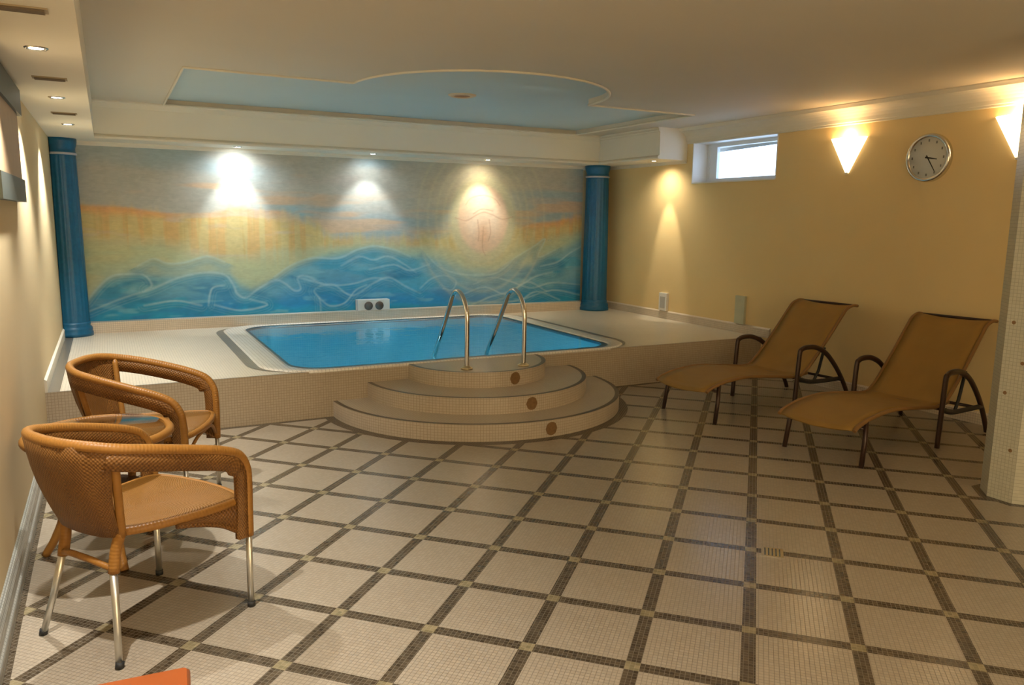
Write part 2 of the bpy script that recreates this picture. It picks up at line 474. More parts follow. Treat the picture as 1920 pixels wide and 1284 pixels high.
# light shaft outside the window: slab, and sloped plate added to darken the pane's top
ws = MB(); ws.box(XR+.32, WY0-.6, WZ0-.35, XR+1.0, WY1+.6, WZ0-.25); ws.extr([(0, 0), (.6, .30), (.6, .34), (0, .04)], (XR+.34, WY0-.6, 2.40), (XR+.34, WY1+.6, 2.33), (1, 0, 0))
struct(ws.build('outside_plates', plain('outside render', (.5, .5, .5), .9)), 'light shaft slab and added sloped plate outside the window')

# ------------------------------------------------------------------ mural
MX0, MX1, MZ0, MZ1 = -.25, 5.62, D+.11, ZS-.035
CRV = {
'ridge':[(-0.29,0.5),(-0.21,0.71),(-0.03,0.92),(0.27,0.99),(0.62,0.95),(0.88,0.97),(1.15,0.95),(1.25,0.83),(1.36,0.77),(1.65,0.88),(1.89,1.02),(2.13,1.11),(2.43,1.17),(2.75,1.22),(3.14,1.13),(3.55,1.1),(3.91,0.96),(4.35,0.92),(4.89,1.01),(5.29,1.18),(5.68,1.36)],
'ot':[(-0.3,1.63),(0.5,1.62),(1.18,1.66),(1.9,1.58),(2.25,1.41),(2.75,1.41),(3.42,1.42),(3.76,1.42),(4.57,1.49),(5.28,1.57),(5.7,1.64)],
'ob':[(-0.3,1.19),(0.47,1.14),(1.15,1.06),(1.89,1.08),(2.75,1.23),(3.41,1.13),(4.13,1.02),(4.89,1.15),(5.7,1.36)]}
STROKES = [
[(-0.22,0.68),(-0.11,0.82),(0.02,0.93),(0.19,0.95),(0.32,0.93),(0.38,0.83),(0.32,0.78)],
[(-0.21,0.58),(0.12,0.71),(0.38,0.79),(0.64,0.9),(0.9,0.95),(1.1,0.92),(1.18,0.81),(1.22,0.71),(1.31,0.67),(1.44,0.76),(1.62,0.85),(1.73,0.81),(1.83,0.73),(1.9,0.75),(1.87,0.87),(1.97,0.89),(2.13,0.8),(2.34,0.71),(2.5,0.65)],
[(1.62,0.89),(1.8,1.01),(2.04,1.09),(2.26,1.08),(2.39,1.1),(2.56,1.18),(2.77,1.22),(2.99,1.18),(3.21,1.09)],
[(2.13,0.78),(2.05,0.72),(2.11,0.62),(2.12,0.49)],
[(1.89,0.87),(2.23,0.78),(2.51,0.79),(2.76,0.85),(2.98,0.8)],
[(2.37,1.0),(2.58,1.1),(2.75,1.06),(2.93,1.1),(3.12,1.01),(3.28,0.9)],
[(2.12,0.77),(2.28,0.78),(2.49,0.65),(2.75,0.79),(2.94,0.85),(3.14,0.74),(3.33,0.65)],
[(3.33,0.71),(3.47,0.82),(3.65,0.86),(3.8,0.79),(3.75,0.68),(3.63,0.7)],
[(3.65,0.44),(3.97,0.47),(4.26,0.57),(4.6,0.65),(4.91,0.81),(5.18,0.87)],
[(4.04,0.74),(4.29,0.82),(4.54,0.77),(4.86,0.67),(5.18,0.73),(5.63,0.69)],
[(4.14,0.51),(4.65,0.51),(5.18,0.63),(5.63,0.55)],
[(4.44,0.96),(4.69,1.1),(4.9,1.21),(5.06,1.3),(4.96,1.07),(5.22,1.16)],
[(3.42,1.11),(3.6,0.95),(3.94,0.86),(4.34,0.87),(4.59,1.03)],
[(0.92,0.6),(0.94,0.72),(0.98,0.79),(1.09,0.81)],
[(0.98,0.6),(1.25,0.53),(1.53,0.58),(1.35,0.65)],
[(0.26,1.03),(0.41,1.1),(0.54,1.05),(0.71,1.06),(0.93,1.12),(1.1,1.06)],
[(2.11,0.63),(2.23,0.54),(2.4,0.57),(2.53,0.71),(2.66,0.77)],
[(4.7,.5),(4.95,.62),(5.3,.5)], [(5.0,.95),(5.25,1.0),(5.45,1.12),(5.62,1.2)], [(2.7,.95),(3.0,1.0),(3.2,.93),(3.45,1.0)],
[(3.9,.62),(4.2,.70),(4.5,.6),(4.8,.75),(5.1,.62)], [(.3,.62),(.6,.66),(.85,.6)]]
FIG = [[(3.79,1.56),(3.94,1.53),(4.08,1.6),(4.18,1.63),(4.3,1.6),(4.43,1.55),(4.58,1.58)],
[(4.09,1.54),(4.11,1.39),(4.1,1.28)], [(4.25,1.54),(4.27,1.39),(4.24,1.28)], [(4.03,1.61),(4.15,1.67),(4.3,1.65)],
[(3.93,1.72),(4.0,1.8),(4.16,1.84),(4.32,1.8),(4.4,1.72)], [(4.17,1.45),(4.16,1.2),(4.2,1.1)]]
def mural():
    nx, nz = 720, 216
    xs = np.linspace(MX0, MX1, nx); zs = np.linspace(MZ0, MZ1, nz)
    X, Z = np.meshgrid(xs, zs)
    rs = np.random.RandomState(3)
    def vnoise(sx, sz, seed, octv=3):
        out_ = np.zeros_like(X); amp = 1.; tot = 0
        for o_ in range(octv):
            r_ = np.random.RandomState(seed + o_)
            gx, gz = X*sx*2**o_ + 50, Z*sz*2**o_ + 50
            T = r_.rand(128, 128)
            i0, j0 = np.floor(gx).astype(int), np.floor(gz).astype(int); fx, fz = gx-i0, gz-j0
            fx, fz = fx*fx*(3-2*fx), fz*fz*(3-2*fz)
            g = lambda a, c: T[(i0+a) % 128, (j0+c) % 128]
            out_ += amp*((g(0,0)*(1-fx)+g(1,0)*fx)*(1-fz) + (g(0,1)*(1-fx)+g(1,1)*fx)*fz); tot += amp; amp *= .5
        return out_/tot
    def curve(k):
        p = np.array(CRV[k]); return np.interp(X, p[:, 0], p[:, 1])
    def sm(a, lo, hi):
        t_ = np.clip((a-lo)/(hi-lo), 0, 1); return t_*t_*(3-2*t_)
    def mix(C, c, a): return C*(1-a[..., None]) + np.array(c)*a[..., None]
    wob = (vnoise(1.2, 3, 11)-.5)*.25
    Zw = Z + wob
    sky = np.zeros(X.shape + (3,)) + np.array((.46, .44, .38))
    sky = mix(sky, (.34, .42, .44), sm(vnoise(.7, 2.2, 21), .42, .62))
    sky = mix(sky, (.50, .42, .36), sm(vnoise(.8, 5, 31), .55, .75)*.6)
    sky = mix(sky, (.22, .42, .50), sm(np.exp(-((X-2.0)/.5)**2-((Z-1.62)/.16)**2), .2, 1.)*.5)
    C = sky
    ot, ob, rg = curve('ot'), curve('ob'), curve('ridge')
    # broken warm streaks above the band
    st = sm(vnoise(.9, 7, 41), .56, .7)*sm(Zw, ot-.05, ot+.02)*(1-sm(Zw, ot+.2, ot+.5))
    C = mix(C, (.72, .42, .20), st*.6)
    # glowing band with vertical brush strokes
    vs_ = vnoise(16, .9, 51, 3); vf = vnoise(38, 1.1, 57, 2)
    inb = sm(Zw, ob-.10, ob+.16)*(1-sm(Zw+(vs_-.5)*.16, ot-.12, ot+.06))
    C = mix(C, (.70, .53, .20), inb*.85)
    C = mix(C, (.72, .38, .14), inb*sm(vs_, .48, .66)*.5)
    C = mix(C, (.60, .40, .14), inb*sm(vf, .55, .72)*.45)
    C = mix(C, (.80, .36, .12), sm(Zw, ot-.16, ot-.04)*(1-sm(Zw, ot-.03, ot+.03))*sm(vnoise(1.2, 2, 61), .4, .6)*.7)
    C = mix(C, (.60, .50, .42), sm(vnoise(1.6, 8, 71), .6, .75)*inb*.5)
    below = 1-sm(Zw, ob-.02, ob+.16)
    C = mix(C, (.54, .55, .30), below*.85)
    C = mix(C, (.44, .54, .36), below*sm(vnoise(2, 6, 81), .45, .65)*.6)
    # sea
    sea = 1-sm(Z, rg-.09, rg+.05)
    seac = np.zeros(X.shape + (3,)) + np.array((.17, .40, .50))
    dep = 1-sm(Z, .55, rg-.12)
    seac = mix(seac, (.01, .24, .52), dep*.9)
    right = sm(X, 2.2, 3.2)*sm(Z, .55, .9)
    seac = mix(seac, (.27, .48, .52), right*.65)
    seac = mix(seac, (.02, .36, .54), sm(vnoise(2.2, 8, 91), .5, .65)*.5)
    seac = mix(seac, (.01, .17, .36), sm(vnoise(1.6, 4.5, 95), .55, .7)*.55)
    seac = mix(seac, (.30, .58, .60), sm(vnoise(3.5, 14, 97), .58, .72)*.35)
    C = C*(1-sea[..., None]) + seac*sea[..., None]
    mist = np.exp(-((Z-rg-.02)/.09)**2)*(1-sm(X, .9, 1.5)*(1-sm(X, 2.4, 3.)))
    C = mix(C, (.40, .55, .48), mist*.35)
    def dist(P):
        d_ = np.full(X.shape, 9.); par = np.zeros(X.shape); side = np.zeros(X.shape)
        P = [tuple(p) for p in P]; m_ = len(P)-1
        for q in range(m_):
            (x0, z0), (x1, z1) = P[q], P[q+1]; dx, dz = x1-x0, z1-z0; l2 = dx*dx+dz*dz+1e-9
            t_ = np.clip(((X-x0)*dx+(Z-z0)*dz)/l2, 0, 1); e = np.hypot(X-x0-t_*dx, Z-z0-t_*dz)
            k_ = e < d_; d_ = np.where(k_, e, d_); par = np.where(k_, (q+t_)/m_, par)
            side = np.where(k_, np.sign(dx*(Z-z0)-dz*(X-x0)), side)
        return d_, par, side
    sn = vnoise(6, 12, 101)
    for P in STROKES:
        PP = [(p.x, p.y) for p in bez([(x, z, 0) for x, z in P], 5)]
        d_, par, side = dist(PP)
        C = mix(C, (.02, .24, .42), np.exp(-((d_-.05)/.05)**2)*(side < 0)*.35)
        a = np.exp(-(d_/(.008+.008*sn))**2)*(.55+.45*np.sin(par*PI))
        C = mix(C, (.50, .68, .68), a*.55)
        for off in (.035, .06):
            C = mix(C, (.50, .68, .68), np.exp(-((d_-off)/.006)**2)*(side < 0)*.13)
    # the luminous egg with its rings
    ex, ez = 4.17, 1.55
    rr = np.hypot((X-ex)/.37, (Z-ez)/(np.where(Z > ez, .44, .45)))
    halo = np.clip(1-(rr-1.2)/1.5, 0, 1)*(rr > 1.2)
    C = mix(C, (.64, .52, .26), halo*.40)
    for q in (1.25, 1.45, 1.7, 2.0, 2.35):
        C = mix(C, (.66, .62, .40), np.exp(-((rr-q)/.05)**2)*.22)
    C = mix(C, (.60, .56, .36), (1-sm(rr, 1.14, 1.28))*.9)
    C = mix(C, (.76, .56, .42), (1-sm(rr, .82, 1.02))*.9)
    C = mix(C, (.80, .70, .60), (1-sm(rr, .3, .85))*.8)
    C = mix(C, (.74, .40, .20), np.exp(-((X-ex)/.10)**2-((Z-1.36)/.16)**2)*.6)
    for P in FIG:
        PP = [(p.x, p.y) for p in bez([(x, z, 0) for x, z in P], 5)]
        d_, par, side = dist(PP)
        C = mix(C, (.50, .30, .20), np.exp(-(d_/.008)**2)*.5)
    C *= (1 + (vnoise(20, 30, 111, 2)-.5)*.12)[..., None]
    C = np.clip(C, 0, 1)
    me = bpy.data.meshes.new('mural')
    th = .008
    Vv = np.stack([X, np.full_like(X, YB-th), Z], -1).reshape(-1, 3)
    idx = np.arange(nx*nz).reshape(nz, nx)
    Q = np.stack([idx[:-1, :-1], idx[:-1, 1:], idx[1:, 1:], idx[1:, :-1]], -1).reshape(-1, 4)
    nv = len(Vv); back = [(MX0, YB, MZ0), (MX1, YB, MZ0), (MX1, YB, MZ1), (MX0, YB, MZ1)]
    me.from_pydata([tuple(v) for v in Vv.tolist()] + back, [], [tuple(q) for q in Q.tolist()] + [(nv+3, nv+2, nv+1, nv)])
    at = me.color_attributes.new('paint', 'FLOAT_COLOR', 'POINT')
    cc = np.ones((nv+4, 4), np.float32); cc[:nv, :3] = C.reshape(-1, 3)
    at.data.foreach_set('color', cc.ravel())
    mt, nt, b = newmat('mural paint')
    an = nt.nodes.new('ShaderNodeAttribute'); an.attribute_name = 'paint'
    v, x, y, z = coords(nt)
    n = noise(nt, v, 9, 5, 1.5, stretch=(1, 1, 2.2))
    n3 = noise(nt, v, 40, 3, 0, stretch=(.35, 1, 1.6))
    hs = nt.nodes.new('ShaderNodeHueSaturation'); L(nt, an.outputs['Color'], hs.inputs['Color'])
    L(nt, (n*.25 + n3*.2 + .78).k, hs.inputs['Value'])
    hs.inputs['Saturation'].default_value = 1.0
    L(nt, hs.outputs[0], b.inputs['Base Color']); b.inputs['Roughness'].default_value = .6
    b.inputs['Specular IOR Level'].default_value = .3
    bump(nt, b, n3, .1, .001)
    me.materials.append(mt)
    o = bpy.data.objects.new('mural', me); COL.objects.link(o)
    tag(o, 'wall painting of blue waves under an orange sky between the two columns', 'mural')
mural()

# ------------------------------------------------------------------ pool deck and pool
RIMO = rrect(1.0, YF-.006, 4.43, YB-.132, .38); RIMI = rrect(1.22, 5.945, 4.27, 8.63, .30)
GUT = rrect(1.25, 6.035, 4.24, 8.61, .27)
dk = MB()
dkhole = rrect(1.05, YF+.03, 4.38, YB-.18, .34)
dk.plate([(XL, YF), (XR, YF), (XR, YB), (XL, YB)], [dkhole], D)
deck = struct(dk.build('pool_deck', deck_mat(), fixn=False), 'raised tiled deck around the pool')
struct(MB().box(XL, YF, -.02, XR, YF+.02, D-.001).build('trim_7', m_front), 'mosaic front face of the raised deck')
pool = empty('swimming_pool', (2.74, 7.2, D), label='rectangular pool of clear blue water with white rim set in the raised deck', cat='swimming pool')
def place(o):   # parts built in world coordinates under an empty
    o.matrix_parent_inverse = Matrix.Translation(o.parent.location).inverted() if not any(o.parent.rotation_euler) else o.parent.matrix_basis.inverted()
    return o
rm = MB()
prof = [(0, -.012), (0, .003), (.06, .010), (.2, .012), (.5, .011), (.85, .008), (1, .003), (1, -.05)]
rows = []
for (xa, ya), (xb, yb) in zip(RIMO, RIMI):
    rows.append([(xa+(xb-xa)*t_, ya+(yb-ya)*t_, D+z_) for t_, z_ in prof])
rm.grid(rows, True, closed_u=True)
place(rm.build('rim', m_rim, pool))
gu = MB(); gu.grid([[(a[0], a[1], D-.001), (b_[0], b_[1], D-.003), (b_[0], b_[1], D-.03)] for a, b_ in zip(RIMI, GUT)], False, closed_u=True)
place(gu.build('overflow_gutter', m_gutter, pool))
bs = MB(); bs.skirt(GUT, -.85, D-.025); bs.plate(GUT, [], -.85)
place(bs.build('basin', m_basin, pool))
bd = MB()
BO = rrect(.92, YF+.004, 4.51, YB-.135, .46)
bd.grid([[(a[0], max(a[1], YF+.004), D+.003), (b_[0], max(b_[1], YF+.004), D+.003)] for a, b_ in zip(BO, RIMO)], False, closed_u=True)
place(bd.build('border_band', m_darkband, pool))
wm, nt, b = newmat('pool water')
mixn = nt.nodes.new('ShaderNodeMixShader'); tb = nt.nodes.new('ShaderNodeBsdfTransparent'); gb = nt.nodes.new('ShaderNodeBsdfGlossy')
tb.inputs[0].default_value = (.55, .86, .96, 1); gb.inputs['Roughness'].default_value = .04
fn = nt.nodes.new('ShaderNodeFresnel'); fn.inputs[0].default_value = 1.33
v, x, y, z = coords(nt)
hh = noise(nt, v, 5.5, 3, .6)
bn = nt.nodes.new('ShaderNodeBump'); bn.inputs['Strength'].default_value = .35; bn.inputs['Distance'].default_value = .015; L(nt, hh.k, bn.inputs['Height'])
L(nt, bn.outputs[0], gb.inputs['Normal']); L(nt, bn.outputs[0], fn.inputs['Normal'])
L(nt, fn.outputs[0], mixn.inputs[0]); L(nt, tb.outputs[0], mixn.inputs[1]); L(nt, gb.outputs[0], mixn.inputs[2])
L(nt, mixn.outputs[0], nt.nodes['Material Output'].inputs[0])
place(MB().plate(GUT, [], D-.006).build('water', wm, pool, fixn=False))

for lx in (1.9, 3.6):
    o = area('pool_fill', (lx, 6.06, -.08), .25, 46, (.8, .96, 1.0), (math.radians(90), 0, math.radians(180)))  # hidden fill lights added below the surface to brighten the water
# steps
steps = empty('pool_steps', (POOLC[0], POOLC[1], 0), label='three half round mosaic steps leading up to the pool', cat='steps')
for i, (R, z0, z1) in enumerate(((1.225, 0, .125), (.945, .125, .25), (.60, .25, D+.002))):
    poly = [(POOLC[0] + R*math.cos(math.radians(a)), POOLC[1] - .001 + R*math.sin(math.radians(a))) for a in range(180, 361, 4)]
    mt = mosaic('step mosaic %d' % i, (.46, .385, .29), (.55, .47, .365), .02, edge=(POOLC[0], POOLC[1], R, .036), groutc=(.35, .28, .20))
    o = place(MB().prism(poly, z0, z1).build('step', mt, steps))
    cen = math.radians((-88, -88, -83)[i]); a0, dA = cen, .048/R
    dm = MB(); rws = []
    for k in range(9):
        a = a0 + dA*(k/8*2-1); h = .048*math.sqrt(max(0, 1-(k/8*2-1)**2))*.95 + .004; zc = (z0+z1)/2
        rws.append([(POOLC[0] + (R+.003)*math.cos(a), POOLC[1] + (R+.003)*math.sin(a), zc+h*s_) for s_ in (-1, -.5, 0, .5, 1)])
    dm.grid(rws, False)
    tag(place(dm.build('mosaic_motif', m_brown, steps)), 'brown round motif on the riser')

# handrails
rail = empty('pool_handrail', (2.47, 5.5, D), label='left of the two chrome pool handrails at the steps', cat='handrail', group='chrome handrails at the pool steps')
hp = bez([(0, 0, 0), (0, -.005, .25), (0, .0, .45), (0, .07, .56), (0, .17, .605), (0, .27, .57), (0, .35, .46), (0, .50, .25), (.0, .70, -.02), (0, .78, -.2), (0, .80, -.45)], 8)
MB().tube(hp, .019, 12).build('rail', m_chrome, rail)
MB().lathe([(0, .003), (.048, .003), (.048, .012), (.03, .022), (.021, .028)], (0, 0, 0)).build('flange', m_brass, rail)
r2 = copy_tree(rail); r2.location = (2.95, 5.44, D); r2['label'] = 'right of the two chrome pool handrails at the steps'

# columns
def column(x, y, h, R, clamp, label):
    o = empty('blue_column', (x, y, D), label=label, cat='column', group='blue columns at the ends of the mural')
    fl = 20; rows = []
    zz = [.14 + (h-.30)*k/10 for k in range(11)]
    for k in range(fl*4):
        a = 2*PI*k/(fl*4); f_ = 1 - .035*(.5-.5*math.cos(a*fl)); row = []
        for z_ in zz:
            r_ = R*(1 - .12*(z_/h)**1.5)*f_; X_ = r_*math.cos(a)
            if clamp is not None: X_ = max(X_, clamp - x)
            row.append((X_, r_*math.sin(a), z_))
        rows.append(row)
    MB().grid(rows, True, closed_u=True) and None
    m_ = MB(); m_.grid(rows, True, closed_u=True); m_.build('shaft', m_column, o)
    cx = None if clamp is None else clamp - x
    MB().lathe([(0, 0), (R*1.18, 0), (R*1.18, .035), (R*1.12, .045), (R*1.15, .065), (R*1.12, .085), (R*1.02, .10), (R*1.05, .115), (R*1.0, .14), (0, .14)], n=40, clampx=cx).build('base', m_column, o)
    q = R*.88
    MB().lathe([(0, h-.16), (q, h-.16), (q*1.06, h-.15), (q*1.06, h-.13), (q, h-.12), (q, h-.09), (q*1.08, h-.06), (q*1.12, h-.03), (q*1.12, h), (0, h)], n=40, clampx=cx).build('capital', m_column, o)
    MB().lathe([(q*1.02, h-.155), (q*1.09, h-.15), (q*1.09, h-.135), (q*1.02, h-.13)], n=40, clampx=cx).build('collar', m_colring, o)
    return o
column(-.345, 8.62, ZS-D, .145, XL+.002, 'blue column at the left end of the mural beside the cream wall')
column(5.735, 8.62, ZS-D, .165, None, 'blue column at the right end of the mural by the yellow wall')

# inlet box above the ledge
ib = empty('air_switch_box', (2.715, YB-.135, D+.0), label='white box with two round dark grilles above the far pool edge', cat='switch box')
MB().box(-.19, .02, .112, .19, .12, .235).build('housing', m_white, ib)
for sx in (-.065, .065):
    g = MB(); g.grid([[(sx + r_*math.cos(2*PI*k/24), yy, .165 + r_*math.sin(2*PI*k/24)) for r_, yy in ((.0, .006), (.045, .006), (.05, .012), (.05, .02))] for k in range(24)], True, closed_u=True)
    g.build('grille', m_grille, ib)

# ------------------------------------------------------------------ lamps in the soffits
def emat(c, s): return emis('lamp lens %.2f %.2f' % (c[2], s), c, s)
def downlight(x, y, color, power, label, group, size=62, blend=.7, tilt=(0, 0), lens=30, z=ZS, spot=True, r=.036, core=None):
    o = empty('recessed_spotlight', (x, y, z), label=label, cat='ceiling light', group=group)
    MB().lathe([(r*.78, 0), (r*.84, -.004), (r*1.15, -.006), (r*1.3, -.003), (r*1.32, 0)], n=28).build('trim_ring', m_chrome, o)
    MB().lathe([(0, -.0030), (r*.78, -.0030), (r*.78, 0)], n=24).build('lens', emat(color, lens), o)
    if spot:
        l = bpy.data.lights.new('spot', 'SPOT'); l.energy = power; l.color = color; l.spot_size = math.radians(size); l.spot_blend = blend
        l.shadow_soft_size = .025
        lo = bpy.data.objects.new('bulb', l); COL.objects.link(lo); lo.parent = o; lo.location = (0, 0, -.012); lo.rotation_euler = (tilt[0], tilt[1], 0)
        if core:
            l = l.copy(); l.energy = core[0]; l.spot_size = math.radians(core[1]); l.spot_blend = .6
            lo = bpy.data.objects.new('bulb', l); COL.objects.link(lo); lo.parent = o; lo.location = (0, 0, -.012); lo.rotation_euler = (core[2], core[3], 0)
    return o
NEU = (1.0, .97, .89); COOL = (.86, .95, 1.0); WARM = (1.0, .86, .64)
for i, y in enumerate((-1.0, .8, 2.4, 4.02, 5.62, 7.22)):
    nm = ('spotlight in the left soffit behind the viewpoint', 'spotlight in the left soffit directly above the viewpoint', 'spotlight in the left soffit just beyond the top edge of the picture', 'nearest of the three spotlights in the left soffit', 'middle of the three spotlights in the left soffit', 'farthest of the three spotlights in the left soffit, by the column')[i]
    downlight(-.22, y, NEU, 165, nm, 'spotlights in the left soffit', size=100, blend=.7)
r_ = math.radians
downlight(1.25, 8.53, COOL, 34, 'spotlight above the left part of the mural with a cold white beam', 'spotlights above the mural', size=156, blend=1.0, tilt=(r_(20), 0), core=(62, 66, r_(14), 0))
downlight(2.68, 8.53, COOL, 12, 'spotlight above the middle of the mural over the switch box', 'spotlights above the mural', size=150, blend=1.0, tilt=(r_(18), 0), core=(40, 78, r_(9), 0))
downlight(4.10, 8.53, WARM, 14, 'spotlight above the glowing egg of the mural', 'spotlights above the mural', size=150, blend=1.0, tilt=(r_(18), 0), core=(48, 76, r_(10), 0))
downlight(5.76, 7.48, WARM, 34, 'spotlight in the right soffit lighting the yellow wall', None, size=140, blend=1.0, tilt=(0, -r_(12)), core=(62, 34, 0, -r_(13)))
# vents between the left lamps
v0 = empty('soffit_vent', (-.215, 4.85, ZS), label='nearer brown slotted vent between two left soffit spotlights', cat='vent', group='vents in the left soffit')
fr_ = MB(); fr_.box(-.08, -.035, -.006, .08, .035, 0); fr_.build('frame', m_vent, v0)
sl = MB()
for k in range(5): sl.box(-.07, -.028+k*.012, -.012, .07, -.023+k*.012, -.006)
sl.build('slat', plain('vent slats', (.14, .10, .06), .6), v0)
for y, lb in ((6.45, 'farther brown slotted vent between two left soffit spotlights'), (3.28, 'brown slotted vent at the top left edge, nearest the viewer')):
    c = copy_tree(v0); c.location = (-.215, y, ZS); c['label'] = lb
cd = empty('ceiling_downlight', (2.92, 6.62, ZC+.05), label='unlit round downlight with orange inside in the blue ceiling panel', cat='ceiling light')
MB().lathe([(.07, 0), (.075, -.012), (.105, -.015), (.125, -.006), (.128, 0)], n=32).build('trim_ring', plain('peach ring', (.62, .44, .27), .5), cd)
MB().lathe([(0, -.002), (.05, -.004), (.072, -.010)], n=32).build('reflector', plain('orange reflector', (.25, .075, .012), .4), cd)

# ------------------------------------------------------------------ right wall fittings
def sconce(y, z, label):
    o = empty('wall_sconce', (XR, y, z), label=label, cat='wall lamp', group='triangular glass wall lamps on the yellow wall')
    gl = emis('warm lamp glass', (1.0, .78, .46), 5.0)
    rows = []
    for k in range(13):
        a = PI/2 + PI*k/12; row = []
        for t_ in (0, .12, .35, .6, .8, 1.0):
            wy, wx = .018 + .172*t_, .012 + .085*t_
            row.append((wx*math.cos(a), wy*math.sin(a), -.155 + .31*t_))
        rows.append(row)
    m_ = MB(); m_.grid(rows, True); m_.build('glass_shade', gl, o, fixn=False)
    MB().box(-.016, -.014, -.166, 0, .014, -.15).build('wall_mount', m_white, o)
    l = bpy.data.lights.new('bulb', 'POINT'); l.energy = 4; l.color = (1.0, .72, .38); l.shadow_soft_size = .03
    lo = bpy.data.objects.new('bulb', l); COL.objects.link(lo); lo.parent = o; lo.location = (-.045, 0, .17)
sconce(4.97, 2.16, 'glowing triangular wall lamp between the window and the clock')
sconce(3.47, 2.20, 'glowing triangular wall lamp right of the clock, cut by the pillar')
ck = empty('wall_clock', (XR, 4.17, 2.09), label='round chrome rimmed wall clock with grey face on the yellow wall', cat='clock')
ck.scale = (1, 1.1, 1.1)
def disc(prof, n=40):
    m_ = MB(); m_.grid([[(-d_, r_*math.cos(2*PI*k/n), r_*math.sin(2*PI*k/n)) for r_, d_ in prof] for k in range(n)], True, closed_u=True); return m_
disc([(0, .03), (.15, .03), (.152, .025)]).build('face', m_clockface, ck)
disc([(.148, .028), (.152, .042), (.165, .045), (.175, .038), (.178, .0)]).build('rim', m_chrome, ck)
def hand(ang, ln, wd, name):
    m_ = MB(); c_, s_ = math.cos(ang), math.sin(ang)
    P = [(-.02, -wd), (ln, -wd*.5), (ln, wd*.5), (-.02, wd)]; b_ = []
    for dx in (.031, .034):
        for a, w_ in P: m_.v.append((-dx, -(a*s_ + w_*c_), a*c_ - w_*s_))
    for q in ((0, 1, 2, 3), (4, 5, 6, 7), (0, 1, 5, 4), (1, 2, 6, 5), (2, 3, 7, 6), (3, 0, 4, 7)): m_.face(q)
    m_.build(name, m_black, ck)
hand(math.radians(100), .075, .006, 'hour_hand'); hand(math.radians(148), .115, .004, 'minute_hand')
for k in range(12):
    a = k*PI/6; y_, z_ = -.125*math.sin(a), .125*math.cos(a)
    MB().box(-.0325, y_-.005, z_-.009, -.0305, y_+.005, z_+.009).build('hour_mark', m_mark, ck)
sw = empty('wall_switch', (XR, 7.49, .56), label='white wall box above the right skirting of the pool deck', cat='switch')
MB().box(-.035, -.072, -.09, 0, .072, .125).build('housing', m_white, sw)
MB().box(-.040, -.045, -.06, -.035, .045, .08).build('front_plate', plain('grey plate', (.45, .44, .42), .4), sw)
tag(MB().box(XR-.03, 6.12, D+.1, XR, 6.26, D+.40).build('wall_panel', plain('pale green panel', (.50, .50, .36), .6)), 'pale narrow panel on the yellow wall behind the left lounger', 'panel')

# left wall cabinet
cb_ = empty('wall_cabinet', (XL, 4.6, 1.6), label='brown wall cabinet with grey rails on the left wall at the picture edge', cat='cabinet')
MB().box(0, -.55, .10, .035, .50, .50).build('door', m_panelb, cb_)
MB().box(0, -.6, .01, .045, .53, .13).build('bottom_rail', m_greyp, cb_)
MB().box(0, -.6, .48, .05, .60, .62).build('top_rail', m_greyp, cb_)

# ------------------------------------------------------------------ pillar
pl = MB(); ap = .17; rr_ = ap/math.cos(PI/8)
poly = [(4.61 + rr_*math.cos(PI/8 + k*PI/4), 2.45 + rr_*math.sin(PI/8 + k*PI/4)) for k in range(8)]
pl.prism(poly, 0, ZC)
pm = mosaic('pillar mosaic', (.44, .42, .32), (.56, .53, .42), .02, groutc=(.36, .34, .26))
o = pl.build('mosaic_pillar', pm); tag(o, 'pale mosaic pillar with scattered dark dots at the right edge', 'pillar')
dt = MB()
for fa, off, z_ in ((PI, .03, .30), (PI, -.035, .62), (PI, .04, .80), (PI, -.03, 1.02), (PI, .02, 1.33), (5*PI/4, 0, .5), (5*PI/4, .02, 1.1), (PI, -.02, 1.62), (PI, .03, 1.85)):
    cx, cy = 4.61 + (ap+.001)*math.cos(fa) - off*math.sin(fa), 2.45 + (ap+.001)*math.sin(fa) + off*math.cos(fa)
    b0 = len(dt.v)
    for k in range(10):
        a = 2*PI*k/10; u_ = .011*math.cos(a); dt.v.append((cx - u_*math.sin(fa), cy + u_*math.cos(fa), z_ + .011*math.sin(a)))
    dt.face([b0+k for k in range(10)])
dd = dt.build('mosaic_dots', m_brown, o, fixn=False)

# ------------------------------------------------------------------ floor drain
dr = empty('floor_drain', (2.715, 2.495, 0), rz=PI/4, label='small chrome floor drain in the mosaic floor', cat='drain')
MB().box(-.05, -.05, 0, .05, .05, .004).build('frame', m_chrome, dr)
g = MB()
for k in range(5): g.box(-.038, -.036+k*.0165, .004, .038, -.030+k*.0165, .006)
g.build('grate', m_greyp, dr)

